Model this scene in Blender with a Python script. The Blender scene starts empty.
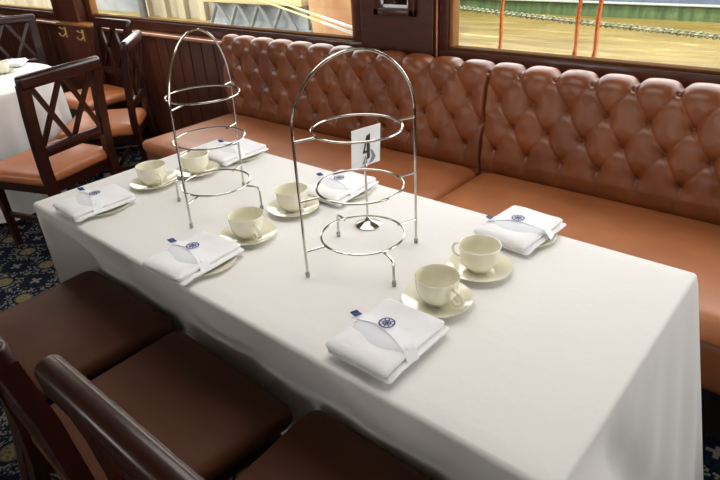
import bpy, bmesh, math, random
from math import sin, cos, pi, radians, sqrt, atan2, exp
from mathutils import Vector, Matrix
random.seed(7)
SC = bpy.context.scene
COL = SC.collection

# ------------------------------------------------------------------ materials
def new_mat(name):
    m = bpy.data.materials.new(name); m.use_nodes = True
    nt = m.node_tree
    return m, nt, nt.nodes['Principled BSDF']

def setp(b, **kw):
    for k, v in kw.items():
        k = k.replace('_', ' ')
        if isinstance(v, tuple) and len(v) == 3: v = (*v, 1)
        b.inputs[k].default_value = v

def simple(name, col, rough=0.5, metal=0.0, spec=0.5, **kw):
    m, nt, b = new_mat(name)
    setp(b, Base_Color=col, Roughness=rough, Metallic=metal, **{'Specular_IOR_Level': spec}, **kw)
    return m

def add_noise_bump(nt, b, scale, strength, dist=0.002, detail=4):
    tc = nt.nodes.new('ShaderNodeTexCoord')
    n = nt.nodes.new('ShaderNodeTexNoise'); n.inputs['Scale'].default_value = scale; n.inputs['Detail'].default_value = detail
    bp_ = nt.nodes.new('ShaderNodeBump'); bp_.inputs['Strength'].default_value = strength; bp_.inputs['Distance'].default_value = dist
    nt.links.new(tc.outputs['Object'], n.inputs['Vector'])
    nt.links.new(n.outputs['Fac'], bp_.inputs['Height'])
    nt.links.new(bp_.outputs['Normal'], b.inputs['Normal'])

def noise_color(nt, b, c1, c2, scale=(1, 1, 1), nscale=5, detail=6, lo=0.35, hi=0.65):
    tc = nt.nodes.new('ShaderNodeTexCoord')
    mp = nt.nodes.new('ShaderNodeMapping'); mp.inputs['Scale'].default_value = scale
    n = nt.nodes.new('ShaderNodeTexNoise'); n.inputs['Scale'].default_value = nscale; n.inputs['Detail'].default_value = detail
    r = nt.nodes.new('ShaderNodeValToRGB')
    r.color_ramp.elements[0].position = lo; r.color_ramp.elements[0].color = (*c1, 1)
    r.color_ramp.elements[1].position = hi; r.color_ramp.elements[1].color = (*c2, 1)
    L = nt.links.new
    L(tc.outputs['Object'], mp.inputs['Vector']); L(mp.outputs['Vector'], n.inputs['Vector'])
    L(n.outputs['Fac'], r.inputs['Fac']); L(r.outputs['Color'], b.inputs['Base Color'])
    return r

def leather(name, c1, c2, rough):
    m, nt, b = new_mat(name)
    noise_color(nt, b, c1, c2, nscale=6)
    setp(b, Roughness=rough, Specular_IOR_Level=0.5 if rough < .5 else .22)
    add_noise_bump(nt, b, 260, 0.12, 0.001, 3)
    return m
def wood(name, c1, c2, rough, scale=(14, 14, 1.2), coat=0.3):
    m, nt, b = new_mat(name)
    noise_color(nt, b, c1, c2, scale=scale, nscale=4, detail=8, lo=0.3, hi=0.7)
    setp(b, Roughness=rough, Coat_Weight=coat, Coat_Roughness=0.12)
    return m
def cloth(name, col, rough=0.85, bump=0.15):
    m, nt, b = new_mat(name)
    setp(b, Base_Color=col, Roughness=rough, Specular_IOR_Level=0.2, Sheen_Weight=0.15)
    add_noise_bump(nt, b, 18, bump, 0.006, 4)
    return m

M = {}
M['sofa_leather_shaded'] = leather('shaded sofa leather', (0.16, 0.046, 0.015), (0.215, 0.064, 0.021), 0.34)  # bench leather darkened in colour for the backlit back and front panel
M['seat_leather_lit'] = leather('lit bench seat leather', (0.38, 0.13, 0.046), (0.46, 0.165, 0.06), 0.40)  # same bench leather, lightened in colour as the lit seat
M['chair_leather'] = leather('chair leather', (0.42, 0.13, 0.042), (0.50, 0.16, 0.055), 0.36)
M['chair_leather_shaded'] = leather('shaded chair leather', (0.075, 0.024, 0.010), (0.098, 0.032, 0.0135), 0.6)  # same chair leather, the table's shade put into the colour
M['button'] = simple('button leather', (0.12, 0.035, 0.015), 0.4)
M['mahogany'] = wood('mahogany', (0.018, 0.0035, 0.002), (0.036, 0.006, 0.003), 0.3, coat=0.15)
M['mahogany_x'] = wood('mahogany frame', (0.045, 0.0105, 0.0055), (0.078, 0.019, 0.0085), 0.35, scale=(1.2, 14, 14))
M['wainscot'] = wood('wainscot', (0.050, 0.0125, 0.0065), (0.105, 0.026, 0.012), 0.4, coat=0.1)
M['sillwood'] = wood('sill wood', (0.42, 0.16, 0.075), (0.55, 0.23, 0.11), 0.3, scale=(1.2, 14, 14))
M['goldwood'] = wood('varnished gold wood', (0.20, 0.075, 0.014), (0.27, 0.11, 0.025), 0.45)
M['bead'] = simple('matt bead', (0.10, 0.045, 0.016), 0.9, spec=0.05)
M['black'] = simple('black plinth', (0.01, 0.008, 0.007), 0.6)
M['linen'] = cloth('white linen', (0.80, 0.785, 0.77), 0.8, 0.22)
M['napkin'] = cloth('napkin cotton', (0.83, 0.83, 0.85), 0.8, 0.25)
M['paper'] = simple('band paper', (0.86, 0.88, 0.92), 0.5)
M['paperflap'] = simple('flap paper', (0.80, 0.82, 0.88), 0.7)
M['navy'] = simple('navy print', (0.012, 0.035, 0.17), 0.5)
M['china'] = simple('cream china', (0.84, 0.81, 0.66), 0.12, spec=0.6, Coat_Weight=0.4, Coat_Roughness=0.04)
M['steel'] = simple('polished steel', (0.56, 0.525, 0.48), 0.16, 1.0)
M['rubber'] = simple('clear grey rubber', (0.35, 0.34, 0.32), 0.5)
M['card'] = simple('card', (0.72, 0.74, 0.76), 0.6)
M['ink'] = simple('black ink', (0.015, 0.015, 0.02), 0.5)
M['greyink'] = simple('grey ink', (0.20, 0.21, 0.24), 0.5)
M['brass'] = simple('brass', (0.72, 0.50, 0.18), 0.45, 0.5)
M['mirror'] = simple('mirror', (0.8, 0.8, 0.8), 0.03, 1.0)
M['ceil'] = simple('ceiling paint', (0.30, 0.27, 0.22), 0.7)
M['silver'] = simple('bevel reflection white', (0.8, 0.83, 0.86), 0.35)  # non-metal white, painted in for the bevel's bright reflections

def glass_mat():
    m, nt, b = new_mat('window glass')
    nt.nodes.remove(b)
    out = nt.nodes['Material Output']
    t = nt.nodes.new('ShaderNodeBsdfTransparent'); t.inputs['Color'].default_value = (0.97, 0.97, 0.95, 1)
    g = nt.nodes.new('ShaderNodeBsdfGlossy'); g.inputs['Roughness'].default_value = 0.02
    mx = nt.nodes.new('ShaderNodeMixShader')
    L = nt.links.new
    mx.inputs[0].default_value = 0.035; L(t.outputs[0], mx.inputs[1]); L(g.outputs[0], mx.inputs[2]); L(mx.outputs[0], out.inputs[0])
    return m
M['glass'] = glass_mat()

def carpet_mat():
    m, nt, b = new_mat('patterned carpet')
    N = nt.nodes.new; L = nt.links.new
    tc = N('ShaderNodeTexCoord'); sep = N('ShaderNodeSeparateXYZ'); L(tc.outputs['Object'], sep.inputs[0])
    def math_(op, a, c=None, d=None):
        n = N('ShaderNodeMath'); n.operation = op
        for i, v in enumerate((a, c, d)):
            if v is None: continue
            if isinstance(v, (int, float)): n.inputs[i].default_value = v
            else: L(v, n.inputs[i])
        return n.outputs[0]
    PX, PY = 0.24, 0.215
    X = math_('DIVIDE', math_('ADD', sep.outputs['X'], 1.07), PX)
    Y = math_('DIVIDE', math_('SUBTRACT', sep.outputs['Y'], 0.29), PY)
    # distance to the nearest medallion centre and nearest diamond centre
    def frac_c(v): return math_('SUBTRACT', math_('FRACT', math_('ADD', v, 100.5)), 0.5)
    fx, fy = frac_c(X), frac_c(Y)
    hx, hy = frac_c(math_('ADD', X, 0.5)), frac_c(math_('ADD', Y, 0.5))
    rm = math_('SQRT', math_('ADD', math_('MULTIPLY', fx, fx), math_('MULTIPLY', fy, fy)))
    dm = math_('ADD', math_('ABSOLUTE', fx), math_('ABSOLUTE', fy))          # 0 centre .. .5 at the lattice line .. 1 diamond centre
    line = math_('ABSOLUTE', math_('SUBTRACT', dm, 0.5))
    noi = N('ShaderNodeTexNoise'); noi.inputs['Scale'].default_value = 90; noi.inputs['Detail'].default_value = 2
    L(tc.outputs['Object'], noi.inputs['Vector'])
    noi2 = N('ShaderNodeTexVoronoi'); noi2.inputs['Scale'].default_value = 75; L(tc.outputs['Object'], noi2.inputs['Vector'])
    def mix(f, a, c):
        n = N('ShaderNodeMix'); n.data_type = 'RGBA'
        L(f, n.inputs[0])
        for i, v in ((6, a), (7, c)):
            if isinstance(v, tuple): n.inputs[i].default_value = (*v, 1)
            else: L(v, n.inputs[i])
        return n.outputs[2]
    def less(v, t): return math_('LESS_THAN', v, t)
    navy, dk = (0.006, 0.009, 0.021), (0.003, 0.0045, 0.010)
    grey, gold, olive = (0.16, 0.155, 0.13), (0.20, 0.155, 0.08), (0.085, 0.075, 0.045)
    c = mix(less(noi.outputs['Fac'], 0.45), navy, dk)
    dots = math_('MULTIPLY', less(line, 0.10), less(noi2.outputs['Distance'], 0.42))
    c = mix(dots, c, grey)
    ring = less(math_('ABSOLUTE', math_('SUBTRACT', rm, 0.27)), 0.035)
    c = mix(math_('MULTIPLY', ring, less(noi2.outputs['Distance'], 0.5)), c, grey)
    c = mix(less(rm, 0.19), c, olive)
    c = mix(math_('MULTIPLY', less(rm, 0.16), less(noi.outputs['Fac'], 0.54)), c, gold)
    cr = math_('MULTIPLY', less(math_('MINIMUM', math_('ABSOLUTE', hx), math_('ABSOLUTE', hy)), 0.035),
               less(math_('MAXIMUM', math_('ABSOLUTE', hx), math_('ABSOLUTE', hy)), 0.13))
    c = mix(cr, c, grey)
    L(c, b.inputs['Base Color']); setp(b, Roughness=0.95, Specular_IOR_Level=0.1)
    return m
M['carpet'] = carpet_mat()

def water_mat():
    m, nt, b = new_mat('river water')
    N = nt.nodes.new; L = nt.links.new
    r = noise_color(nt, b, (0.14, 0.097, 0.022), (0.22, 0.158, 0.045), scale=(0.35, 1.3, 1), nscale=1.6, detail=5)
    e = r.color_ramp.elements.new(0.72); e.color = (0.6, 0.46, 0.22, 1)
    setp(b, Roughness=0.35, Specular_IOR_Level=0.15)
    tc = N('ShaderNodeTexCoord'); mp = N('ShaderNodeMapping'); mp.inputs['Scale'].default_value = (0.5, 1.6, 1)
    n = N('ShaderNodeTexNoise'); n.inputs['Scale'].default_value = 2.2; n.inputs['Detail'].default_value = 4
    bp_ = N('ShaderNodeBump'); bp_.inputs['Strength'].default_value = 0.5; bp_.inputs['Distance'].default_value = 0.15
    L(tc.outputs['Object'], mp.inputs[0]); L(mp.outputs[0], n.inputs['Vector']); L(n.outputs['Fac'], bp_.inputs['Height']); L(bp_.outputs['Normal'], b.inputs['Normal'])
    return m
M['water'] = water_mat()
def stained(name, c1, c2, scale, nscale=3, rough=0.8):
    m, nt, b = new_mat(name)
    noise_color(nt, b, c1, c2, scale=scale, nscale=nscale)
    setp(b, Roughness=rough)
    return m
M['weed'] = stained('weedy green hull', (0.03, 0.065, 0.02), (0.09, 0.13, 0.045), (3, 3, 0.6))
M['hullblue'] = stained('blue hull', (0.09, 0.11, 0.17), (0.12, 0.14, 0.20), (1, 1, 1))
M['hullline'] = simple('hull line', (0.33, 0.36, 0.32), 0.6)
M['stone'] = stained('quay stone', (0.20, 0.165, 0.11), (0.32, 0.27, 0.18), (1.2, 1.2, 0.2), 2)
M['greyblue'] = stained('grey blue steel', (0.17, 0.19, 0.21), (0.25, 0.265, 0.27), (0.6, 0.6, 0.6), 2)
M['truss'] = stained('grey truss steel', (0.11, 0.12, 0.12), (0.16, 0.165, 0.16), (1, 1, 1), 2)
M['timber'] = stained('pale timber', (0.30, 0.24, 0.12), (0.42, 0.35, 0.19), (0.3, 2, 2), 2)
M['rust'] = stained('rust barge', (0.24, 0.11, 0.045), (0.33, 0.20, 0.10), (1, 1, 0.4), 2)
M['darkpile'] = stained('dark pile', (0.05, 0.05, 0.05), (0.12, 0.11, 0.09), (2, 2, 0.5), 2)
M['rope_orange'] = stained('orange rope', (0.60, 0.13, 0.02), (0.75, 0.24, 0.06), (8, 8, 60), 3)
M['rope_pale'] = simple('pale rope', (0.42, 0.38, 0.15), 0.8)
M['rope_white'] = simple('white rope', (0.6, 0.58, 0.52), 0.8)
M['chain'] = stained('weedy chain', (0.05, 0.06, 0.03), (0.22, 0.22, 0.14), (6, 6, 6), 3)

# ------------------------------------------------------------------ mesh helpers
class MB:
    def __init__(s): s.v = []; s.f = []
    def add(s, vs, fs):
        o = len(s.v); s.v += [tuple(p) for p in vs]; s.f += [tuple(i + o for i in f) for f in fs]; return s
    def box(s, x0, x1, y0, y1, z0, z1, bev=0, seg=3):
        if bev > 0:
            bm = bmesh.new(); bmesh.ops.create_cube(bm, size=1)
            for v in bm.verts:
                v.co = Vector(((x0 + x1) / 2 + v.co.x * (x1 - x0), (y0 + y1) / 2 + v.co.y * (y1 - y0), (z0 + z1) / 2 + v.co.z * (z1 - z0)))
            bmesh.ops.bevel(bm, geom=list(bm.edges), offset=bev, segments=seg, affect='EDGES', profile=0.5)
            return s.addbm(bm)
        vs = [(x, y, z) for z in (z0, z1) for y in (y0, y1) for x in (x0, x1)]
        return s.add(vs, [(0, 2, 3, 1), (4, 5, 7, 6), (0, 1, 5, 4), (2, 6, 7, 3), (0, 4, 6, 2), (1, 3, 7, 5)])
    def addbm(s, bm):
        bm.verts.ensure_lookup_table(); bm.verts.index_update()
        s.add([v.co[:] for v in bm.verts], [[v.index for v in f.verts] for f in bm.faces]); bm.free(); return s
    def xf(s, mat):
        s.v = [tuple(mat @ Vector(p)) for p in s.v]; return s
    def tube(s, pts, r, n=8, closed=False, rad=None):
        pts = [Vector(p) for p in pts]; k = len(pts)
        tang = []
        for i in range(k):
            a = pts[(i - 1) % k] if (closed or i > 0) else pts[i]
            b = pts[(i + 1) % k] if (closed or i < k - 1) else pts[i]
            t = (b - a); tang.append(t.normalized() if t.length > 1e-9 else Vector((0, 0, 1)))
        ref = Vector((0, 0, 1)) if abs(tang[0].z) < 0.9 else Vector((1, 0, 0))
        nrm = (ref - tang[0] * ref.dot(tang[0])).normalized()
        vs = []
        for i in range(k):
            nrm = (nrm - tang[i] * nrm.dot(tang[i]))
            nrm = nrm.normalized(); bn = tang[i].cross(nrm)
            rr = rad[i] if rad else r
            for j in range(n):
                a = 2 * pi * j / n
                vs.append(pts[i] + nrm * cos(a) * rr + bn * sin(a) * rr)
        fs = []
        for i in range(k if closed else k - 1):
            i2 = (i + 1) % k
            for j in range(n):
                j2 = (j + 1) % n
                fs.append((i * n + j, i * n + j2, i2 * n + j2, i2 * n + j))
        if not closed:
            fs.append(tuple(range(n - 1, -1, -1))); fs.append(tuple((k - 1) * n + j for j in range(n)))
        return s.add(vs, fs)
    def lathe(s, prof, n=40, c=(0, 0, 0)):
        vs = []; fs = []; k = len(prof)
        for r, z in prof:
            for j in range(n):
                a = 2 * pi * j / n; vs.append((c[0] + r * cos(a), c[1] + r * sin(a), c[2] + z))
        for i in range(k - 1):
            for j in range(n):
                j2 = (j + 1) % n; fs.append((i * n + j, i * n + j2, (i + 1) * n + j2, (i + 1) * n + j))
        if prof[0][0] > 1e-6 : fs.append(tuple(range(n - 1, -1, -1)))
        if prof[-1][0] > 1e-6: fs.append(tuple((k - 1) * n + j for j in range(n)))
        return s.add(vs, fs)
    def sweep(s, pts, w, d, wend=None):
        """box section (w across x, d across y) swept through points"""
        vs = []; fs = []; k = len(pts)
        for i, p in enumerate(pts):
            ww = w if wend is None else w + (wend - w) * i / (k - 1)
            for sx, sy in ((-1, -1), (1, -1), (1, 1), (-1, 1)):
                vs.append((p[0] + sx * ww / 2, p[1] + sy * d / 2, p[2]))
        for i in range(k - 1):
            for j in range(4):
                j2 = (j + 1) % 4; fs.append((i * 4 + j, i * 4 + j2, (i + 1) * 4 + j2, (i + 1) * 4 + j))
        fs += [(3, 2, 1, 0), tuple((k - 1) * 4 + j for j in range(4))]
        return s.add(vs, fs)
    def slab(s, outline, layers):
        """closed soft slab: layers = (inset, z) rings of one outline, both ends closed by rings shrinking to the centre"""
        n = len(outline); cx = sum(p[0] for p in outline) / n; cy = sum(p[1] for p in outline) / n
        hw = min(max(abs(p[0] - cx) for p in outline), max(abs(p[1] - cy) for p in outline))
        vs = []; fs = []
        for ins, z in layers:
            k = 1 - ins / hw
            zz = z if callable(z) else None
            for p in outline:
                x, y = cx + (p[0] - cx) * k, cy + (p[1] - cy) * k
                vs.append((x, y, zz(x, y) if zz else z))
        for i in range(len(layers) - 1):
            for j in range(n):
                j2 = (j + 1) % n; fs.append((i * n + j, i * n + j2, (i + 1) * n + j2, (i + 1) * n + j))
        fs.append(tuple(range(n - 1, -1, -1))); fs.append(tuple((len(layers) - 1) * n + j for j in range(n)))
        return s.add(vs, fs)
    def build(s, name, mat, parent=None, smooth=True, angle=35, loc=None):
        me = bpy.data.meshes.new(name); me.from_pydata(s.v, [], s.f); me.validate(); me.update()
        if isinstance(mat, str): mat = M[mat]
        me.materials.append(mat)
        bm = bmesh.new(); bm.from_mesh(me); bmesh.ops.recalc_face_normals(bm, faces=list(bm.faces))
        if smooth:
            lim = radians(angle)
            for f in bm.faces: f.smooth = True
            for e in bm.edges:
                if len(e.link_faces) == 2 and e.calc_face_angle(0) > lim: e.smooth = False
        bm.to_mesh(me); bm.free()
        o = bpy.data.objects.new(name, me); COL.objects.link(o)
        if parent: o.parent = parent
        if loc: o.location = loc
        return o

def thing(name, label, cat, loc=(0, 0, 0), rz=0, group=None):
    o = bpy.data.objects.new(name, None); COL.objects.link(o); o.empty_display_size = 0.05
    o.location = loc; o.rotation_euler = (0, 0, rz)
    return tag(o, label, cat, group)
def tag(o, label, cat, group=None, kind=None):
    o['label'] = label; o['category'] = cat
    if group: o['group'] = group
    if kind: o['kind'] = kind
    return o
def struct(o, label=None):
    o['kind'] = 'structure'
    if label: o['label'] = label
    return o
def kids(o): return [c for c in bpy.data.objects if c.parent == o]
def dup(o, parent=None):
    c = o.copy(); COL.objects.link(c); c.parent = parent
    for ch in kids(o): dup(ch, c)
    return c
def place(proto, used, label, loc, rz=0, group=None):
    o = proto if not used else dup(proto)
    o.location = loc; o.rotation_euler = (0, 0, rz); o['label'] = label
    if group: o['group'] = group
    return o
def rrect(x0, x1, y0, y1, r, n=6, taper=0):
    """rounded rectangle; taper narrows the y0 side"""
    pts = []
    for cx, cy, a0 in ((x1 - r, y1 - r, 0), (x0 + r, y1 - r, 90), (x0 + r, y0 + r, 180), (x1 - r, y0 + r, 270)):
        for i in range(n + 1):
            a = radians(a0 + 90 * i / n); pts.append((cx + r * cos(a), cy + r * sin(a)))
    # subdivide the straight runs
    out = []
    for i, p in enumerate(pts):
        q = pts[(i + 1) % len(pts)]; d = sqrt((q[0] - p[0]) ** 2 + (q[1] - p[1]) ** 2)
        out.append(p); m = int(d / 0.03)
        for k in range(1, m + 1): out.append((p[0] + (q[0] - p[0]) * k / (m + 1), p[1] + (q[1] - p[1]) * k / (m + 1)))
    if taper:
        mx = (x0 + x1) / 2
        out = [(mx + (x - mx) * (1 - taper * (y1 - y) / (y1 - y0)), y) for x, y in out]
    return out

# ------------------------------------------------------------------ camera
cam = bpy.data.cameras.new('camera'); co = bpy.data.objects.new('camera', cam); COL.objects.link(co)
co.location = (1.983, -0.5933, 1.4925); co.rotation_euler = (1.0756, 0.0535, 0.7094)
cam.sensor_width = 36; cam.lens = 584.0678 / 720 * 36; cam.clip_start = 0.02; cam.clip_end = 300
SC.camera = co

# ------------------------------------------------------------------ the setting
XL, XR, YF, YB, CH = -6.6, 4.6, -4.4, 1.85, 2.15
struct(MB().box(XL, XR, YF, YB + 0.1, -0.12, 0).build('floor', 'carpet', smooth=False))
struct(MB().box(XL - .2, XR + .2, YF - .3, YB + 0.25, CH, CH + .1).build('ceiling', 'ceil', smooth=False))

def planks(x0, x1, y, z0, z1, depth, pitch=0.14, phase=0.0):
    """tongue and groove boarding facing -y"""
    prof = []
    x = x0
    k = math.ceil((x0 - phase) / pitch)
    xs = []
    while phase + k * pitch < x1:
        xs.append(phase + k * pitch); k += 1
    pts = [(x0, y)]
    for g in xs:
        if g - .006 > x0 and g + .006 < x1:
            pts += [(g - .006, y), (g - .003, y + .008), (g + .003, y + .008), (g + .006, y)]
    pts += [(x1, y), (x1, y + depth), (x0, y + depth)]
    n = len(pts)
    vs = [(px, py, z0) for px, py in pts] + [(px, py, z1) for px, py in pts]
    fs = [(i, (i + 1) % n, n + (i + 1) % n, n + i) for i in range(n)] + [tuple(range(n - 1, -1, -1)), tuple(range(n, 2 * n))]
    return MB().add(vs, fs)
SZ = 0.880          # top of the wainscot
WZ = 0.960          # bottom of the glass
WT = 1.78           # top of the glass
wb = planks(XL, XR, 1.80, 0, SZ - .02, 0.1, 0.14, -1.963)
wb.box(XL, XR, 1.86, 1.95, SZ - .02, WZ - .05)
wb.box(XL, XR, 1.84, 1.95, WT + .05, CH)
struct(wb.build('wall_back', 'wainscot', smooth=False))
struct(MB().box(XL, XR, 1.775, 1.86, SZ - .02, SZ, .005, 2).box(XL, -1.16, 1.755, 1.80, SZ - .02, SZ, .005, 2).build('trim_1', 'sillwood'))       # window ledge

def window(i, x0, x1, gold_left=True):
    e = bpy.data.objects.new('window_%d' % i, None); COL.objects.link(e); e['kind'] = 'structure'
    f = MB()
    fw = .072
    f.box(x0 - fw, x1 + fw, 1.835, 1.91, WZ - .075, WZ - .012, .006, 2)
    f.box(x0 - fw, x1 + fw, 1.835, 1.91, WT + .012, WT + .07, .006, 2)
    f.box(x0 - fw, x0 - .02, 1.835, 1.91, WZ - .02, WT + .02, .006, 2)
    f.box(x1 + .02, x1 + fw, 1.835, 1.91, WZ - .02, WT + .02, .006, 2)
    f.build('window_frame', 'mahogany_x', e)
    g = MB()
    for (a, b, c, d) in ((x0 - .02, x1 + .02, WZ - .012, WZ), (x0 - .02, x1 + .02, WT, WT + .012)):
        g.box(a, b, 1.845, 1.90, c, d, .003, 2)
    g.build('glazing_bead', 'bead', e); g = MB()
    g.box(x0 - .02, x0, 1.845, 1.90, WZ, WT, .003, 2); g.box(x1, x1 + .02, 1.845, 1.90, WZ, WT, .003, 2)
    g.build('glazing_bead', 'goldwood', e)
    MB().box(x0 - .005, x1 + .005, 1.868, 1.873, WZ - .004, WT + .004).build('glass_pane', 'glass', e, smooth=False)
    return e
window(1, -6.3, -3.80)
window(2, -3.07, -0.20)
window(3, 0.43, 4.3)
# pillars between the windows
p = MB().box(-3.56, -3.14, 1.74, 1.86, .90, CH, .008, 2)
struct(p.build('trim_2', 'mahogany_x'))
pb = planks(-3.40, -2.88, 1.70, 0, .885, .1, 0.115, -3.40)
struct(pb.build('trim_3', 'wainscot', smooth=False))
struct(MB().box(-3.42, -2.86, 1.68, 1.80, .885, .905, .004, 2).build('trim_4', 'goldwood'))
p = MB().box(-0.128, 0.36, 1.835, 1.95, SZ, CH)
p.box(-0.115, 0.335, 1.822, 1.84, SZ, CH, .004, 2)
struct(p.build('trim_5', 'mahogany_x', smooth=False))
struct(MB().tube([(0.353, 1.826, SZ), (0.353, 1.826, CH)], .004).build('trim_6', 'sillwood'))
# other three walls, with window bands that let the daylight in
def band_wall(name, x0, x1, y0, y1, axis, openings):
    m = MB(); m.box(x0, x1, y0, y1, 0, .9); m.box(x0, x1, y0, y1, 1.85, CH)
    for a, b in openings:
        if axis == 0: m.box(a, b, y0, y1, .9, 1.85)
        else: m.box(x0, x1, a, b, .9, 1.85)
    struct(m.build(name, 'mahogany_x', smooth=False))
band_wall('wall_front', XL, XR, YF - .1, YF, 0, [(XL, -4.2), (-2.2, -0.2), (2.5, XR)])
band_wall('wall_right', XR, XR + .1, YF, YB + .1, 1, [(YF, -4), (-2.2, .35), (1.3, YB + .1)])
m = MB().box(XL - .1, XL, YF, YB + .1, 0, CH); struct(m.build('wall_left', 'mahogany_x', smooth=False))

# ------------------------------------------------------------------ framed mirror on the pillar, coat hooks, sill screws
t = thing('framed_mirror', 'small mirror in a dark wooden frame on the pillar between the left and right windows', 'mirror', (0.115, 1.822, 1.235))
fr = MB()
X0, X1, Z0, Z1 = -.125, .125, -.145, .24
for a, b, c, d in ((X0, X1, Z0, Z0 + .035), (X0, X1, Z1 - .035, Z1), (X0, X0 + .035, Z0, Z1), (X1 - .035, X1, Z0, Z1)):
    fr.box(a, b, -.026, 0, c, d, .006, 2)
fr.build('frame', 'mahogany_x', t)
MB().box(X0 + .035, X1 - .035, -.006, 0, Z0 + .035, Z1 - .035).build('mirror_glass', 'mirror', t, smooth=False)
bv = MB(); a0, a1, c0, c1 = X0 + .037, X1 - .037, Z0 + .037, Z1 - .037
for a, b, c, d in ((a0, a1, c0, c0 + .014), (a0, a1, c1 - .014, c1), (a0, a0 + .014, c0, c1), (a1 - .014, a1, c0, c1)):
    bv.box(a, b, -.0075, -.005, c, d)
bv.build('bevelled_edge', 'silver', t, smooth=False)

def coat_hook(label, x, z):
    t = thing('coat_hook', label, 'hook', (x, 1.702, z), 0, 'brass hooks under the corner pillar')
    MB().box(-.016, .016, -.005, 0, -.045, .045, .002, 2).build('back_plate', 'brass', t)
    MB().tube([(0, -.004, -.01), (0, -.03, -.03), (0, -.05, -.02), (0, -.055, .0)], .006).build('hook_arm', 'brass', t)
    MB().tube([(0, -.004, .025), (0, -.03, .03), (0, -.045, .045)], .006).build('hook_arm', 'brass', t)
coat_hook('brass coat hook under the pillar ledge, farther from the chair against the wall', -3.33, .825)
coat_hook('brass coat hook under the pillar ledge, nearer the chair against the wall', -3.02, .815)

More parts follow.
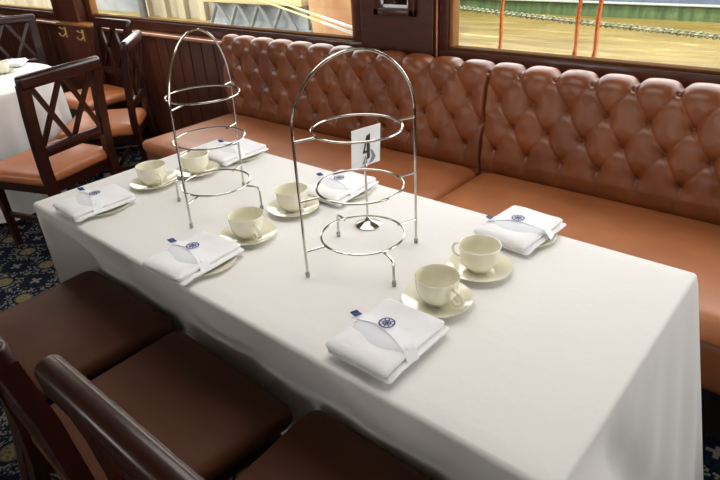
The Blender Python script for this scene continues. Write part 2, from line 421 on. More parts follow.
# ------------------------------------------------------------------ buttoned banquette along the wall
import numpy as np
def backrest_mesh(x0, x1, offs, pitch):
    # profile in (y,z) from the bottom front, up, over the roll, down behind
    prof = [(1.625, .455), (1.632, .52), (1.64, .60), (1.65, .70), (1.66, .80), (1.666, .84)]
    c = (1.722, .862); r = .060
    for a in range(175, -1, -12): prof.append((c[0] + .054 * (1 if cos(radians(a)) > 0 else -1) * abs(cos(radians(a))) ** .62, c[1] + r * sin(radians(a)) ** .72))
    prof.append((1.774, .80))
    P = np.array(prof); seg = np.sqrt((np.diff(P, axis=0) ** 2).sum(1)); cum = np.concatenate([[0], np.cumsum(seg)])
    ns = int(cum[-1] / .0042); S = np.linspace(0, cum[-1], ns)
    Y = np.interp(S, cum, P[:, 0]); Z = np.interp(S, cum, P[:, 1])
    for _ in range(6):
        Y[1:-1] = (Y[:-2] + 2 * Y[1:-1] + Y[2:]) / 4; Z[1:-1] = (Z[:-2] + 2 * Z[1:-1] + Z[2:]) / 4
    dY = np.gradient(Y); dZ = np.gradient(Z); l = np.hypot(dY, dZ); nY, nZ = -dZ / l, dY / l
    # row positions along S (rows at these heights on the front)
    front = S < cum[7]
    rows_z = [.585, .690, .795]
    rs = [float(np.interp(z, Z[front], S[front])) for z in rows_z]
    rs.append(rs[2] + (rs[2] - rs[1]) * 1.10)
    Q = np.interp(S, rs, [0, 1, 2, 3])
    Q = np.where(S < rs[0], (S - rs[0]) / (rs[1] - rs[0]), Q); Q = np.where(S > rs[3], 3 + (S - rs[3]) / (rs[3] - rs[2]), Q)
    nx = int((x1 - x0) / .0046); X = np.linspace(x0, x1, nx)
    PX = (X[:, None] - offs) / pitch; q = Q[None, :]
    # lattice: row j has buttons at PX = k + j/2 (+.5 so that row 3 sits on integers)
    def tri(q_, p_):
        d1 = p_ + q_ / 2; d2 = p_ - q_ / 2
        return np.abs(np.sin(pi * d1)) * np.abs(np.sin(pi * d2))
    p_ = PX - 0.5
    qc = np.clip(q, 0, 3)
    p_off = p_
    edge = np.minimum((X - x0), (x1 - X))[:, None]
    H0 = .024 - .006 * np.clip(q - 3.0, 0, 1)
    dimple = np.zeros((nx, ns))
    for j in range(4):                                   # broad dimples pulled in by the buttons
        k = np.round(p_off - j / 2) + j / 2
        dx = (p_off - k) * pitch; ds = (q - j) * .107
        r_ = np.sqrt(dx ** 2 + ds ** 2)
        dimple = np.maximum(dimple, np.exp(-(r_ / .025) ** 1.15))
    d1 = p_off + qc / 2; d2 = p_off - qc / 2             # narrow creases from button to button
    c1 = np.abs(d1 - np.round(d1)) * .085; c2 = np.abs(d2 - np.round(d2)) * .085
    over = np.clip((q - 2.9) / .5, 0, 1)
    cd = .0055 + .0065 * over; cw = .0042 + .0045 * over
    crease = cd * np.exp(-(c1 / cw) ** 1.5) + .55 * (1 + .8 * over) * cd * np.exp(-(c2 / cw) ** 1.5)
    # cushions swell gently between the creases
    swell = .0035 * tri(qc, p_off) ** .5
    h = H0 - .0035 + swell - .032 * dimple - crease
    # below the bottom row the pleats fade to the seat; behind the roll they fade out
    fade = np.clip((q + 1.0) / .6, 0, 1) ** .7 * np.clip((5.3 - q) / .8, 0, 1)
    h = h * fade
    seam = np.clip(edge / .011, 0, 1); h = h * np.sqrt(np.clip(1 - (1 - seam) ** 2, 0, 1)) - .010 * (1 - seam) ** 2
    VX = np.repeat(X[:, None], ns, 1)
    # pleats over the roll lean sideways
    VY = Y[None, :] + nY[None, :] * h; VZ = Z[None, :] + nZ[None, :] * h
    lean = np.clip(q - 3, 0, 2) * .0
    vs = list(zip((VX + lean).ravel().tolist(), VY.ravel().tolist(), VZ.ravel().tolist()))
    fs = []
    for i in range(nx - 1):
        for j in range(ns - 1):
            fs.append((i * ns + j, (i + 1) * ns + j, (i + 1) * ns + j + 1, i * ns + j + 1))
    # close the back, the bottom and the ends
    b0 = len(vs)
    fs2 = []
    vs += [(x0, 1.774, .455), (x1, 1.774, .455)]
    fs2.append(tuple(range(ns)) + (b0,)); fs2.append(tuple((nx - 1) * ns + j for j in range(ns - 1, -1, -1)) + (b0 + 1,))
    fs2.append(tuple(i * ns for i in range(nx)) + (b0 + 1, b0))
    fs2.append(tuple(i * ns + ns - 1 for i in range(nx - 1, -1, -1)) + (b0, b0 + 1))
    # button positions
    btn = []
    for j in range(4):
        yj = float(np.interp(rs[j], S, Y)); zj = float(np.interp(rs[j], S, Z)); a = float(np.interp(rs[j], S, nY)); b = float(np.interp(rs[j], S, nZ))
        k0 = math.ceil((x0 - offs) / pitch - 0.5 - j / 2); 
        for k in range(k0, k0 + 40):
            x = offs + (k + .5 + j / 2) * pitch
            if x0 + .03 < x < x1 - .03: btn.append((x, yj + a * -.0135, zj + b * -.0135, a, b))
    return vs, fs + fs2, btn
def bench(label, x0, x1, offs, pitch):
    t = thing('banquette_bench', label, 'bench', ((x0 + x1) / 2, 1.4, 0), 0, 'buttoned leather benches along the wall')
    L = Vector((-(x0 + x1) / 2, -1.4, 0))
    def sh(mb): mb.v = [(p[0] + L.x, p[1] + L.y, p[2]) for p in mb.v]; return mb
    vs, fs, btn = backrest_mesh(x0, x1, offs, pitch)
    back = sh(MB().add(vs, fs)).build('backrest', 'sofa_leather_shaded', t, angle=70)
    proto = None
    for (x, y, z, a, b) in btn:
        if proto is None:
            mb = MB().lathe([(0, .006), (.004, .0055), (.0065, .0035), (.0075, 0), (.006, -.002)], 12)
            proto = mb.build('button', 'button', back); o = proto
        else:
            o = proto.copy(); COL.objects.link(o)
        o.parent = back; o.location = (x + L.x, y + L.y, z)
        o.rotation_euler = (atan2(-a, b), 0, 0)
    # seat cushion
    ol = rrect(x0 + .002, x1 - .002, .985, 1.632, .03, 5)
    sc = MB().slab(ol, [(.03, .408), (.006, .412), (0, .43), (0, .455), (.006, .47), (.018, .482), (.04, .489), (.09, .492), (.2, .493), (.3, .493)])
    sh(sc).build('seat_cushion', 'seat_leather_lit', t, angle=60)
    fp = MB().box(x0 + .004, x1 - .004, 1.0, 1.75, .235, .41, .025, 4); sh(fp).build('front_panel', 'sofa_leather_shaded', t)
    pl = MB().box(x0 + .02, x1 - .02, 1.10, 1.78, 0, .24); sh(pl).build('plinth', 'black', t, smooth=False)
bench('tan leather bench section with buttoned back under the left window and mirror pillar', -1.115, .7245, .56, .160)
bench('tan leather bench section with buttoned back, under the right window beyond the vertical seam', .7275, 2.56, 1.017, .1525)

# ------------------------------------------------------------------ big table: frame hidden under a long white cloth
L_, W_ = 1.8, .7535
t = thing('dining_table', 'long rectangular dining table under the white cloth, in front of the leather bench', 'table', (0.9, W_ / 2, 0))
MB().box(-.885, .885, -.325, .362, .722, .744, .008, 2).build('tabletop', 'mahogany', t)
for sx in (-.55, .55):
    MB().lathe([(.035, .04), (.03, .1), (.026, .4), (.03, .6), (.06, .70), (.09, .724)], 20, (sx, 0, 0)).build('pedestal', 'mahogany', t)
    MB().box(sx - .03, sx + .03, -.25, .25, 0, .045, .01, 2).build('foot', 'mahogany', t)

def big_cloth():
    # perimeter samples (outline of the top) with outward normals
    rc = .012; per = []
    def run(ax, ay, bx, by, nx, ny, n, side):
        for i in range(n):
            f = (i + .5) / n; per.append((ax + (bx - ax) * f, ay + (by - ay) * f, nx, ny, side, f))
    def corner(cx, cy, a0, n=6):
        for i in range(n):
            a = radians(a0 + 90 * (i + .5) / n); per.append((cx + rc * cos(a), cy + rc * sin(a), cos(a), sin(a), 'c%d' % a0, (i + .5) / n))
    run(rc, 0, L_ - rc, 0, 0, -1, 150, 'front'); corner(L_ - rc, rc, 270)
    run(L_, rc, L_, W_ - rc, 1, 0, 70, 'right'); corner(L_ - rc, W_ - rc, 0)
    run(L_ - rc, W_, rc, W_, 0, 1, 110, 'back'); corner(rc, W_ - rc, 90)
    run(0, W_ - rc, 0, rc, -1, 0, 60, 'left'); corner(rc, rc, 180)
    n = len(per); zt, zb = .75, .06; re = .010
    rows = []
    for k in range(5):
        a = radians(90 * k / 4); rows.append(('e', re * (1 - cos(a)) , re * sin(a)))
    levels = [0.012 + (zt - zb - .012) * (i / 46) ** 1.0 for i in range(1, 47)]
    vs = []
    for (x, y, nx, ny, s, f) in per: vs.append((.05 + (x) * (L_ - .1) / L_, .05 + y * (W_ - .1) / W_, zt))
    for k in range(5):                       # rounded top edge: from the flat top (k=0) to the vertical (k=4)
        a = radians(90 * k / 4)
        for (x, y, nx, ny, s, f) in per:
            d = -re + re * sin(a); vs.append((x + nx * d, y + ny * d, zt - re * (1 - cos(a))))
    for d in levels:
        t_ = d / (zt - zb)
        for (x, y, nx, ny, s, f) in per:
            out = 0; side = 0
            if s == 'front':
                w = min(1, d / .28); w = w * w * (3 - 2 * w)
                lin = min(1, d / .28)
                out = -.128 * (0.35 * w + .65 * lin)
                fade = min(1, f / .012) * min(1, (1 - f) / .03)
                out = out * fade
                out += .005 * sin(f * 37 + 2.0 * d * 9) * min(1, d / .1) + .004 * sin(f * 90 + d * 14) * t_
                if f < .10: out += .0
            elif s == 'right':
                # a broad diagonal fold running down from the near corner, plus soft vertical ripples
                out = .085 * t_ + .065 * t_ * f
                g = f - (.06 + .55 * t_)
                out += .036 * min(1, t_ * 4) * exp(-(g / .10) ** 2)
                g2 = f - (.22 + .55 * t_)
                out -= .030 * min(1, t_ * 4) * exp(-(g2 / .09) ** 2)
                out += .008 * t_ * sin(f * 34 + d * 6)
                out += .06 * t_ * exp(-(f / .12) ** 2)
            elif s == 'back':
                out = .035 * t_ + .012 * t_ * sin(f * 60) + .008 * t_ * sin(f * 23 + 1)
                out += .04 * t_ * (exp(-(f / .05) ** 2) + exp(-((1 - f) / .05) ** 2))
            elif s == 'left':
                out = .02 * t_ + .008 * t_ * sin(f * 22)
            else:
                out = {'c270': .11, 'c0': .15, 'c90': .05, 'c180': 0.0}[s] * t_
            vs.append((x + nx * (out), y + ny * (out), zt - d))
    R_ = 6 + len(levels); fs = []
    for i in range(R_ - 1):
        for j in range(n):
            j2 = (j + 1) % n; fs.append((i * n + j, i * n + j2, (i + 1) * n + j2, (i + 1) * n + j))
    fs.append(tuple(range(n)))
    return MB().add(vs, fs)
cl = big_cloth().build('tablecloth', 'linen', None, angle=80)
tag(cl, 'long white linen tablecloth covering the big table, its end falling to the floor', 'tablecloth')

# ------------------------------------------------------------------ china
def lathe_shell(outer, inner, n=48):
    return MB().lathe(outer + inner[::-1], n)
def make_cup():
    o = MB().lathe([(.0, .002), (.018, .002), (.021, 0), (.0235, 0), (.0235, .005), (.031, .0095), (.0395, .019), (.0445, .032), (.0468, .048), (.0488, .066), (.0490, .0675),
                    (.0476, .0675), (.0454, .048), (.043, .033), (.038, .0205), (.029, .011), (.015, .0075), (0, .007)], 48).build('teacup', 'china')
    tag(o, '', 'teacup')
    pts = []
    for i in range(19):
        a = radians(100 - 215 * i / 18)
        pts.append((.0565 + .0185 * cos(a) * (1 if cos(a) > 0 else .75), 0, .0355 + .0165 * sin(a)))
    pts = [(.0455, 0, .052)] + pts + [(.040, 0, .0235)]
    h = MB().tube(pts, .0032, 8); h.v = [(x, y * 1.5, z) for x, y, z in h.v]
    h.build('handle', 'china', o)
    return o
def make_saucer():
    o = MB().lathe([(0, .002), (.022, .002), (.024, 0), (.028, 0), (.030, .003), (.05, .007), (.068, .013), (.0775, .0175), (.0775, .019), (.068, .0155), (.05, .0095), (.034, .006), (.026, .0062), (.0245, .0048), (0, .0048)], 56).build('saucer', 'china')
    return tag(o, '', 'saucer')
cup, sau = make_cup(), make_saucer()
cups = [  # x, y, handle heading, cup label, saucer label
    (.225, .320, -8, 'cream teacup at the far end of the table, left of the wire stand there', 'cream saucer at the far end of the table, left of the first wire stand'),
    (.262, .470, 165, 'cream teacup at the far end of the table, framed by the first wire stand', 'cream saucer at the far end of the table, seen through the first wire stand'),
    (.797, .258, -12, 'cream teacup between the two wire stands, the one nearer the dark chairs', 'cream saucer between the two wire stands, the one nearer the dark chairs'),
    (.774, .450, 165, 'cream teacup between the two wire stands, crossed by a leg of the second stand', 'cream saucer between the two wire stands, crossed by a leg of the second stand'),
    (1.388, .299, -10, 'cream teacup with right-pointing handle, beside the white napkin nearest the camera', 'cream saucer beside the white napkin nearest the camera'),
    (1.392, .470, 178, 'cream teacup with left-pointing handle, beside the napkin close to the bench', 'cream saucer beside the napkin close to the bench, overlapping none of the stands'),
]
for i, (x, y, h, lc, ls) in enumerate(cups):
    place(sau, i > 0, ls, (x, y, .7505), radians(h), 'cream saucers on the big table')
    place(cup, i > 0, lc, (x, y, .7557), radians(h), 'cream teacups on the big table')

# ------------------------------------------------------------------ folded napkins on side plates
def make_plate():
    o = MB().lathe([(0, .002), (.04, .002), (.042, 0), (.046, 0), (.05, .003), (.066, .007), (.080, .011), (.080, .0125), (.066, .009), (.05, .0055), (.044, .0045), (0, .0045)], 56).build('side_plate', 'china')
    return tag(o, '', 'plate')
def band_y(x):
    u = (x + .084) / .166
    return -.004 + .012 * sin(pi * min(1, max(0, u * .9))) - .030 * max(0, u - .35) / .65
def make_napkin():
    m = MB()
    def crown(z, k): return lambda x, y: z + k * (1 - (x / .09) ** 2) * .5 - k * .4 * (y / .1) + .0015 * sin(x * 60 + 1) * sin(y * 45)
    # bottom fold, wider towards +x ; middle ; top fold
    m.slab(rrect(-.078, .080, -.100, .098, .008, 4), [(.012, .0005), (.003, .001), (0, .004), (.0, .007), (.004, .0095), (.02, .0100)])
    m.slab(rrect(-.080, .070, -.104, .098, .010, 4), [(.012, .0096), (.003, .010), (0, .0135), (0, .017), (.003, crown(.0195, .003)), (.010, crown(.0215, .004)), (.025, crown(.0222, .005)), (.04, crown(.0225, .005)), (.06, crown(.0228, .005))])
    m.slab(rrect(-.078, .062, -.098, -.060, .012, 4), [(.006, .0085), (0, .012), (0, .019), (.004, .0225), (.010, .0245), (.016, .0245)])
    m.v = [(x, y, z - .005 * min(1, max(0, (-.076 - y) / .016))) if z < .0115 else (x, y, z) for x, y, z in m.v]
    o = m.build('folded_napkin', 'napkin', angle=50); tag(o, '', 'napkin')
    # paper band across the napkin, arching over it and tucked under at +x
    path = []
    for i in range(27):
        u = i / 26; x = -.084 + .166 * u
        z = .0262 + .0065 * sin(pi * min(1, u * 1.05)) - (.019 * ((u - .9) / .1) if u > .9 else 0)
        path.append((x, band_y(x), z))
    def ribbon(pts, w, th=.0008, lift=0):
        vs = []; fs = []
        for (x, y, z) in pts:
            for s_, t_ in ((-1, 0), (1, 0), (1, 1), (-1, 1)):
                vs.append((x + s_ * .003, y + s_ * w / 2, z + lift + th * t_))
        k = len(pts)
        for i in range(k - 1):
            for j in range(4):
                j2 = (j + 1) % 4; fs.append((i * 4 + j, i * 4 + j2, (i + 1) * 4 + j2, (i + 1) * 4 + j))
        fs += [(3, 2, 1, 0), tuple((k - 1) * 4 + j for j in range(4))]
        return MB().add(vs, fs)
    band = ribbon(path, .027).build('paper_band', 'paper', o)
    tip = ribbon([(-.074, -.0040, .0300), (-.079, -.0045, .0310), (-.084, -.005, .0335), (-.0865, -.0055, .0355)], .015, .0014, .0010).build('blue_tip', 'navy', band)
    tip['label'] = 'dark blue end of the paper band'
    # rounded paper flap spreading from the band towards the near end
    vs = []; fs = []; N_ = 28; K = 8
    for i in range(N_ + 1):
        u = i / N_; x = -.076 + .140 * u
        wid = .060 * (max(0, sin(pi * u ** .8))) ** .6
        zb = .0268 + .0052 * sin(pi * (x + .084) / .166)
        for j in range(K + 1):
            f = j / K
            vs.append((x + .004 * f, band_y(x) - .004 - wid * f, zb + (.0236 - zb) * f * f))
    for i in range(N_):
        for j in range(K):
            a = i * (K + 1) + j; fs.append((a, a + 1, a + K + 2, a + K + 1))
    MB().add(vs, fs).build('paper_flap', 'paperflap', o, angle=60)
    # ship's wheel emblem printed on the band
    ex, ey, ez = -.009, .0060, .0352
    MB().lathe([(0, -.0014), (.0188, -.0014), (.019, -.0006), (0, -.0006)], 36, (ex, ey, ez)).build('seal', 'paper', band)
    e = MB()
    def ring(r0, r1, n=32):
        vs = []; fs = []
        for j in range(n):
            a = 2 * pi * j / n
            vs += [(ex + r0 * cos(a), ey + r0 * sin(a), ez), (ex + r1 * cos(a), ey + r1 * sin(a), ez)]
        for j in range(n):
            k = (j + 1) % n; fs.append((2 * j, 2 * j + 1, 2 * k + 1, 2 * k))
        e.add(vs, fs)
    ring(.0138, .0170); ring(.0066, .0090); ring(.0005, .0030)
    for k in range(8):
        a = 2 * pi * k / 8 + .2; ca, sa = cos(a), sin(a); w = .0011
        e.add([(ex + .002 * ca - w * sa, ey + .002 * sa + w * ca, ez), (ex + .002 * ca + w * sa, ey + .002 * sa - w * ca, ez),
               (ex + .0140 * ca + w * sa, ey + .0140 * sa - w * ca, ez), (ex + .0140 * ca - w * sa, ey + .0140 * sa + w * ca, ez)], [(0, 1, 2, 3)])
    em = e.build('emblem', 'navy', band, smooth=False); em['label'] = "navy ship's wheel inside a ring"
    return o
plate, nap = make_plate(), make_napkin()
settings = [  # plate x,y, napkin x,y, turn, napkin label, plate label
    (1.386, .128, 1.394, .122, 0, 'white folded napkin with paper band at the table front edge, nearest the camera', 'cream side plate hidden under the napkin nearest the camera'),
    (.815, .100, .795, .085, 3, 'white folded napkin with paper band on the front edge, between the two wire stands', 'cream side plate under the napkin on the front edge between the stands'),
    (.255, .120, .238, .108, -2, 'white folded napkin with paper band by the far left corner of the table', 'cream side plate under the napkin at the far left corner'),
    (1.400, .690, 1.388, .686, -4, 'white folded napkin with paper band on the bench side, right of the cups', 'cream side plate under the napkin on the bench side, right of the cups'),
    (.815, .640, .803, .628, 2, 'white folded napkin with paper band seen through the lower rings of the second stand', 'cream side plate under the napkin behind the second stand'),
    (.260, .664, .245, .655, -3, 'white folded napkin with paper band on the bench side, behind the far wire stand', 'cream side plate at the far end on the bench side, under a napkin'),
]
for i, (px, py, nx, ny, r, ln, lp) in enumerate(settings):
    place(plate, i > 0, lp, (px, py, .7505), 0, 'side plates under the napkins')
    o = place(nap, i > 0, ln, (nx, ny, .7640), radians(r), 'folded napkins on the big table')
    if i == 3: swivel = o
for c in kids(swivel): c.rotation_euler.z = radians(24)

# ------------------------------------------------------------------ three-tier wire stands
def wire_stand(label, near, far, zr, apex, za, lean=(0, 0)):
    n, f = Vector((*near, 0)), Vector((*far, 0)); c = (n + f) / 2; half = (f - n).length / 2
    ang = atan2((f - n).y, (f - n).x)
    t = thing('cake_stand', label, 'cake stand', (c.x, c.y, .7505), ang, 'three-tier wire cake stands')
    # local x runs from the near leg to the far leg
    R_ = .0032; zs = za - .7505                    # where the arch starts
    top = apex - .7505
    lx, ly = lean[0] * cos(ang) + lean[1] * sin(ang), -lean[0] * sin(ang) + lean[1] * cos(ang)
    def ln(q): return [(x + lx * max(0, z - .006), y + ly * max(0, z - .006), z) for x, y, z in q]
    pts = [(-half, 0, .006), (-half, 0, zs * .5)]
    for i in range(33):
        a = pi - pi * i / 32; pts.append((half * cos(a), 0, zs + (top - zs) * sin(a)))
    pts += [(half, 0, zs * .5), (half, 0, .006)]
    MB().tube(ln(pts), R_, 10).build('arch', 'steel', t)
    rr = .103
    for k, z in enumerate(zr):
        z -= .7505
        ring = MB().tube(ln([(rr * cos(2 * pi * i / 56), rr * sin(2 * pi * i / 56), z) for i in range(56)]), .0028, 8, True).build('ring', 'steel', t)
        for s in (-1, 1):
            MB().tube(ln([(s * (rr - .003), 0, z - .003), (s * half, 0, z - .003)]), .003, 8).build('strut', 'steel', ring)
    zb = zr[-1] - .7505
    for s in (-1, 1):
        leg = MB().tube(ln([(0, s * (rr - .004), zb - .003), (0, s * .128, zb - .003), (0, s * .139, zb - .005), (0, s * .1445, zb - .012), (0, s * .146, zb - .022), (0, s * .147, .006)]), R_, 8).build('leg', 'steel', t)
        MB().lathe([(.0042, 0), (.0052, .002), (.0052, .012), (.004, .014)], 12, (0, s * .147, 0)).build('foot', 'rubber', leg)
    for s in (-1, 1):
        MB().lathe([(.0042, 0), (.0052, .002), (.0052, .012), (.004, .014)], 12, (s * half, 0, 0)).build('foot', 'rubber', t)
wire_stand('silver three-ring wire cake stand at the far end of the table, before the dark boarding', (.609, .201), (.492, .489), (1.096, .968, .828), 1.268, 1.085, (.024, .018))
wire_stand('silver three-ring wire cake stand in the middle of the table, round the number card', (1.075, .210), (1.188, .498), (1.092, .951, .822), 1.262, 1.10)

# ------------------------------------------------------------------ table number
t = thing('table_number_stand', 'white card numbered 4 on a thin metal stem behind the middle wire stand', 'table number', (1.017, .506, .7505))
MB().lathe([(0, 0), (.036, 0), (.037, .003), (.033, .006), (.022, .010), (.012, .015), (.006, .022), (.004, .03), (0, .03)], 36).build('base', 'steel', t)
MB().tube([(0, 0, .02), (0, 0, .20)], .003, 10).build('stem', 'steel', t)
MB().lathe([(.002, .165), (.006, .168), (.006, .176), (.003, .18)], 12).build('clip', 'steel', t)
def card_pt(a, b, x=.0016):
    y, z = -.050 + .116 * a - .008, .176 + .104 * b - .228; t_ = radians(-4.5)
    return (x, .008 + y * cos(t_) - z * sin(t_), .228 + y * sin(t_) + z * cos(t_))
cd = MB().add([card_pt(a, b, x) for x in (-.0006, .0008) for a, b in ((0, 0), (1, 0), (1, 1), (0, 1))],
              [(0, 1, 2, 3), (4, 5, 6, 7), (0, 1, 5, 4), (1, 2, 6, 5), (2, 3, 7, 6), (3, 0, 4, 7)]).build('card', 'card', t, smooth=False)
def card_poly(polys, mat, name):
    mb = MB()
    for poly in polys:
        mb.add([card_pt(a, b) for a, b in poly], [tuple(range(len(poly)))])
    return mb.build(name, mat, cd, smooth=False)
card_poly([[(.50, .78), (.625, .82), (.62, .18), (.52, .16)],
           [(.50, .78), (.545, .78), (.43, .335), (.37, .335)],
           [(.37, .335), (.52, .335), (.52, .40), (.385, .40)]], 'ink', 'number_four')
card_poly([[(.46, .27), (.52, .20), (.53, .06), (.36, .06)],
           [(.64, .42), (.72, .36), (.84, .17), (.73, .06), (.58, .04), (.70, .20)]], 'greyink', 'grey_drawing')

# ------------------------------------------------------------------ cross-back chairs
def make_chair(leath, label):
    t = thing('dining_chair', label, 'chair')
    ol = rrect(-.268, .268, -.232, .238, .034, 6, taper=.13)
    MB().slab(ol, [(.03, .408), (.006, .411), (0, .425), (0, .442), (.005, .456), (.016, .466), (.04, .473), (.09, .478), (.16, .480), (.21, .480)]).build('seat', leath, t, angle=60)
    fo = rrect(-.235, .235, -.215, .205, .02, 3, taper=.13)
    MB().slab(fo, [(.02, .350), (0, .352), (0, .405), (.02, .409)]).build('seat_frame', 'mahogany', t)
    for s in (-1, 1):
        MB().sweep([(s * .212, .185, 0), (s * .215, .188, .38)], .030, .030, .042).build('leg', 'mahogany', t)
        pts = [(s * .200, -.300, 0), (s * .203, -.262, .18), (s * .206, -.236, .36), (s * .209, -.230, .48), (s * .213, -.238, .62), (s * .216, -.254, .78), (s * .219, -.278, .925)]
        MB().sweep(pts, .054, .034).build('back_post', 'mahogany', t, angle=40)
    r = MB().box(-.247, .247, -.022, .022, -.036, .032, .018, 5)
    r.v = [(x, y - .012 * (1 - (x / .246) ** 2), z) for x, y, z in r.v]
    r.xf(Matrix.Translation((0, -.281, .935)) @ Matrix.Rotation(radians(6), 4, 'X')); r.build('top_rail', 'mahogany', t, angle=50)
    r = MB().box(-.195, .195, -.013, .013, -.028, .028, .006, 2)
    r.xf(Matrix.Translation((0, -.235, .580)) @ Matrix.Rotation(radians(2), 4, 'X')); r.build('lower_rail', 'mahogany', t)
    zb, zt = .602, .908
    for x0, x1 in ((-.185, -.012), (-.012, -.185), (.012, .185), (.185, .012)):
        b = MB(); vs = []
        y0, y1 = -.236, -.276
        d = Vector((x1 - x0, 0, zt - zb)).normalized(); px = Vector((d.z, 0, -d.x)) * .0115
        off = .002 if x1 > x0 else -.002
        for (x, y, z) in ((x0, y0, zb), (x1, y1, zt)):
            for sx, sy in ((-1, -1), (1, -1), (1, 1), (-1, 1)):
                vs.append((x + px.x * sx, y + off + .008 * sy, z + px.z * sx))
        b.add(vs, [(0, 1, 5, 4), (1, 2, 6, 5), (2, 3, 7, 6), (3, 0, 4, 7), (3, 2, 1, 0), (4, 5, 6, 7)]).build('cross_bar', 'mahogany', t, smooth=False)
    for s in (-1, 1):
        MB().box(s * .208 - .010, s * .208 + .010, -.255, .18, .175, .205, .004, 2).build('stretcher', 'mahogany', t)
    MB().box(-.20, .20, -.07, -.045, .178, .203, .004, 2).build('stretcher', 'mahogany', t)
    return t
ch = make_chair('chair_leather_shaded', '')
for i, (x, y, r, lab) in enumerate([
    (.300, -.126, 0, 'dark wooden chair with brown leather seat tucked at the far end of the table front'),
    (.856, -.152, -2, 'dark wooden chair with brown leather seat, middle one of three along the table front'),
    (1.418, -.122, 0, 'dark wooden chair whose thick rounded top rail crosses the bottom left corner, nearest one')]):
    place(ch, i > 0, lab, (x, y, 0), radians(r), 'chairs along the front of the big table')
ch2 = make_chair('chair_leather', '')
def face(mx, my, fx, fy):
    l = sqrt(fx * fx + fy * fy); fx /= l; fy /= l
    return (mx + .28 * fx, my + .28 * fy, 0), atan2(-fx, fy)
for i, (mx, my, fx, fy, lab) in enumerate([
    (-1.06, .640, -.955, -.29, 'dark cross-back chair with its back to the big table, standing against the round table'),
    (-1.575, 1.325, -.65, -.757, 'dark chair turned edge-on to the camera, between the round table and the bench end'),
    (-2.53, 1.715, .03, -1, 'dark cross-back chair against the wall under the window, beside the brass hooks'),
    (-3.78, 1.40, .88, -.45, 'dark cross-back chair on the far side of the round table, with a reddish lit post')]):
    loc, rz = face(mx, my, fx, fy)
    place(ch2, i > 0, lab, loc, rz, 'chairs round the left table')

# ------------------------------------------------------------------ round table at the left
TC = (-2.46, .40); TR = .725
t = thing('round_table', 'round dining table under a white cloth at the left edge, ringed by cross-back chairs', 'table', (*TC, 0))
MB().lathe([(0, .708), (TR - .02, .708), (TR - .012, .712), (TR - .012, .742), (0, .742)], 64).build('tabletop', 'mahogany', t)
MB().lathe([(.04, .04), (.035, .2), (.035, .6), (.10, .708)], 24).build('pedestal', 'mahogany', t)
MB().lathe([(.28, 0), (.28, .02), (.10, .05), (.04, .06)], 32).build('foot', 'mahogany', t)
def round_cloth():
    n = 220; vs = []; fs = []; rows = [(.0, 0)]
    prof = [(TR - .02, .75), (TR - .006, .7485), (TR, .742)] + [(TR, .742 - .71 * i / 24) for i in range(1, 25)]
    for k, (r, z) in enumerate(prof):
        d = max(0, .742 - z); t_ = d / .71
        for j in range(n):
            a = 2 * pi * j / n
            o = .012 * t_ + (.024 * (sin(11 * a + .6) - .25) + .012 * (sin(23 * a + 2) - .3)) * min(1, d / .22)
            vs.append(((r + o) * cos(a), (r + o) * sin(a), z))
    for i in range(len(prof) - 1):
        for j in range(n):
            j2 = (j + 1) % n; fs.append((i * n + j, i * n + j2, (i + 1) * n + j2, (i + 1) * n + j))
    fs.append(tuple(range(n)))
    return MB().add(vs, fs)
rc_ = round_cloth().build('tablecloth', 'linen', None, angle=80, loc=(TC[0], TC[1], 0))
tag(rc_, 'white cloth falling in soft folds over the round table at the left edge', 'tablecloth')
o = place(plate, True, 'cream side plate on the round table, under its bright napkin', (-2.625, .97, .7505), 0)
o['group'] = 'china on the round table'
o = place(nap, True, 'brightly lit white folded napkin with blue-tipped band on the round table', (-2.62, .975, .7640), radians(55)); o['group'] = 'napkins on the round table'
o = place(sau, True, 'cream saucer on the round table at the left edge of the picture', (-2.42, .83, .7505), 0); o['group'] = 'china on the round table'
o = place(cup, True, 'cream teacup on the round table, cut by the left edge of the picture', (-2.42, .83, .7557), radians(200)); o['group'] = 'china on the round table'

# ------------------------------------------------------------------ outside: river, quay, boats, ropes
WL = -.6
w = MB().box(-90, 60, 2.6, 120, WL - .4, WL).build('river_water', 'water', smooth=False); struct(w, 'muddy yellow river water outside the windows')
w['label'] = 'muddy yellow river water outside the windows'
t = thing('moored_barge', 'long barge with blue side and weedy green waterline, across the river outside the right window', 'boat', (0, 13.3, WL))
MB().box(-7.6, 14, 0, 3, -.2, .29, .02, 2).build('weedy_waterline', 'weed', t)
MB().box(-7.8, 14.2, -.05, 3.05, .325, 2.0, .03, 2).build('hull', 'hullblue', t)
MB().box(-7.85, 14.25, -.09, 3.1, .285, .33, .01, 2).build('rubbing_strake', 'hullline', t)
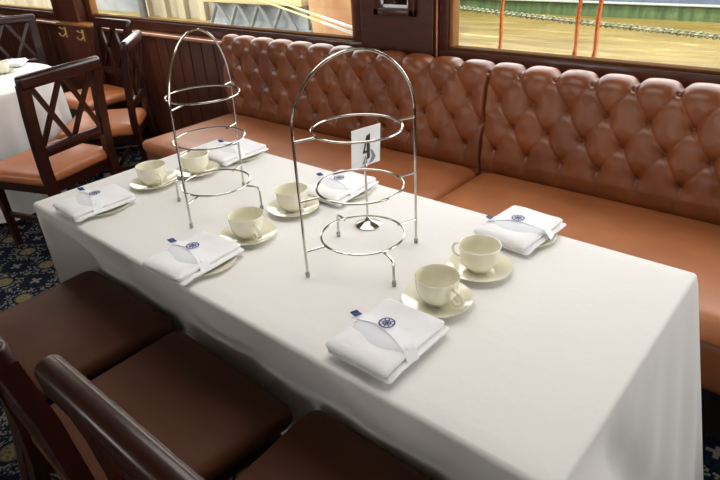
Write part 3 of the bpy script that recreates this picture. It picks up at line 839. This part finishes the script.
# chain hung in front of the barge
def chain(p0, p1, sag, n):
    mb = MB()
    for i in range(n):
        f = (i + .5) / n; x = p0[0] + (p1[0] - p0[0]) * f; y = p0[1] + (p1[1] - p0[1]) * f
        z = p0[2] + (p1[2] - p0[2]) * f - sag * 4 * f * (1 - f)
        L2 = (p1[0] - p0[0]) / n * .72; q = []
        for k in range(10):
            a = 2 * pi * k / 10; u = L2 * cos(a); v = .032 * sin(a)
            q.append((x + u, y + (v if i % 2 else 0), z + (0 if i % 2 else v)))
        mb.tube(q, .015, 4, True)
    return mb
c = chain((-4.5, 9, .115), (3.6, 9, -.27), .03, 172).build('mooring_chain', 'chain')
tag(c, 'weedy mooring chain strung above the water, outside the right window', 'chain')
def rope(x, y, z0, z1, r, mat, label, dx=0):
    n = 60; pts = [(x + dx * i / n + .002 * cos(i * .9), y + .002 * sin(i * .9), z0 + (z1 - z0) * i / n) for i in range(n + 1)]
    o = MB().tube(pts, r, 6, rad=[r * (1 + .14 * sin(i * 2.3)) for i in range(n + 1)]).build('hanging_rope', mat)
    tag(o, label, 'rope', 'orange ropes outside the right window')
rope(.560, 2.05, .35, 2.1, .009, 'rope_orange', 'orange rope hanging outside the right window, alone near its left frame', .02)
rope(.936, 2.05, .35, 2.1, .009, 'rope_orange', 'orange rope hanging outside the right window, the first of the close pair', .0)
rope(1.024, 2.05, .35, 2.1, .010, 'rope_orange', 'orange rope hanging outside the right window, the second of the close pair', .0)
# beyond the left window: quay wall, pontoon on triangular bracing, rust-coloured barge
q = MB().box(-15.6, -11.3, 9.6, 15.5, WL - .3, 3.5).box(-60, -21, 9.4, 15.5, WL - .3, 3.5)
for i in range(5): q.box(-15.5 + i * .95, -15.2 + i * .95, 9.45, 9.6, WL - .3, 3.5)
struct(q.build('river_wall', 'stone', smooth=False)); bpy.data.objects['river_wall']['label'] = 'pale quay wall outside the left window'
t = thing('moored_boat', 'pale grey-blue boat hull moored by the quay, outside the left window near its far frame', 'boat', (-16.4, 9.7, WL))
def hull(mb, x0, x1, y0, y1, z0, z1, bow=1.2):
    vs = []; fs = []; k = 14
    for i in range(k + 1):
        f = i / k; x = x0 + (x1 - x0) * f
        b = min(1, (1 - abs(2 * f - 1)) * 3.2) ** .6
        for yy, zz in ((y0, z1), (y0 + .12, z0), (y1 - .12, z0), (y1, z1)):
            ym = (y0 + y1) / 2; vs.append((x, ym + (yy - ym) * (.12 + .88 * b), zz + (.10 * (2 * f - 1) ** 2 if zz == z1 else 0)))
    for i in range(k):
        for j in range(4):
            j2 = (j + 1) % 4; fs.append((i * 4 + j, i * 4 + j2, (i + 1) * 4 + j2, (i + 1) * 4 + j))
    fs += [(0, 1, 2, 3), tuple(k * 4 + j for j in range(4))]
    return mb.add(vs, fs)
hull(MB(), -3.6, .25, 0, 1.8, -.2, .55).build('hull', 'greyblue', t)
MB().box(-2.4, -.6, .4, 1.4, .5, 1.2, .08, 3).build('cabin', 'hullline', t)
o = MB().lathe([(.11, WL - .3), (.11, 2.6), (.08, 2.65)], 14, (-14.9, 9.1, 0)).build('mooring_pile', 'darkpile'); tag(o, 'dark leaning mooring pile outside the left window', 'post')
t = thing('pontoon', 'landing pontoon with pale timber deck over grey triangular bracing, outside the left window', 'pontoon', (-8.75, 8.6, WL))
MB().box(-2.4, 1.1, 0, 1.6, .62, .78, .02, 2).build('deck', 'timber', t)
MB().box(-2.5, 1.1, .1, 1.5, -.1, .10, .03, 2).build('float', 'greyblue', t)
for i in range(4):
    x = -2.3 + i * .78
    tr = MB().tube([(x, .08, .10), (x + .36, .08, .63)], .05, 6).build('brace', 'truss', t)
    MB().tube([(x + .36, .08, .63), (x + .74, .08, .10)], .05, 6).build('brace', 'truss', t)
MB().box(-2.4, 1.0, .25, .3, .1, .62).build('backing_panel', 'greyblue', t, smooth=False)
t = thing('rusty_barge', 'rust-brown barge side beside the pontoon, outside the left window near the mirror pillar', 'boat', (-5.85, 8.3, WL))
hull(MB(), -1.75, 1.1, 0, 2.2, -.2, .85).build('hull', 'rust', t)
MB().box(-.9, .6, .5, 1.8, .8, 1.7, .05, 2).build('deckhouse', 'rust', t)
# pair of mooring ropes
for (dz, lab) in ((0, 'upper of two pale mooring ropes slanting down to the boat outside the left window'), (-.03, 'lower of two pale mooring ropes slanting down to the boat outside the left window')):
    a = Vector((-9.16, 8.5, .30 + 3.4 * dz)); b = Vector((-.087, 1.985, .938 + dz)); pts = [a + (b - a) * (i / 40) for i in range(41)]
    o = MB().tube(pts, .012, 6).build('mooring_rope', 'rope_pale'); tag(o, lab, 'rope', 'pale mooring ropes outside the left window')
    MB().tube([pts[i] for i in range(33, 41)], .0125, 8).build('white_sleeve', 'rope_white', o)

# ------------------------------------------------------------------ light
wd = bpy.data.worlds.new('sky'); SC.world = wd; wd.use_nodes = True
nt = wd.node_tree; bg = nt.nodes['Background']
tc = nt.nodes.new('ShaderNodeTexCoord'); sp = nt.nodes.new('ShaderNodeSeparateXYZ'); rp = nt.nodes.new('ShaderNodeValToRGB')
nt.links.new(tc.outputs['Generated'], sp.inputs[0]); nt.links.new(sp.outputs['Z'], rp.inputs['Fac']); nt.links.new(rp.outputs['Color'], bg.inputs['Color'])
rp.color_ramp.elements[0].position = 0; rp.color_ramp.elements[0].color = (1, .97, .92, 1)
rp.color_ramp.elements[1].position = .8; rp.color_ramp.elements[1].color = (.88, .93, 1, 1)
bg.inputs['Strength'].default_value = 5.0
def lamp(kind, name, loc, rot, energy, col=(1, 1, 1), size=None, size_y=None, **kw):
    l = bpy.data.lights.new(name, kind); l.energy = energy; l.color = col
    if kind == 'AREA':
        l.shape = 'RECTANGLE'; l.size = size; l.size_y = size_y
    for k, v in kw.items(): setattr(l, k, v)
    o = bpy.data.objects.new(name, l); COL.objects.link(o); o.location = loc; o.rotation_euler = rot
    return o
lamp('SUN', 'sun', (0, -20, 20), (radians(32), 0, radians(-12)), 2.2, (1, .93, .8), angle=radians(2))
lamp('AREA', 'fill_light_centre', (.9, .5, 2.12), (0, 0, 0), 14, (1, .965, .92), 1.6, .9)  # added fill over the big table, no actual fitting known
lamp('AREA', 'fill_light_left', (-2.6, .6, 2.12), (0, 0, 0), 20, (1, .965, .92), 1.4, .9)  # second added fill, brightens the round table side

SC.view_settings.view_transform = 'Standard'
SC.view_settings.look = 'None'
SC.view_settings.exposure = 0.2
SC.cycles.use_denoising = True
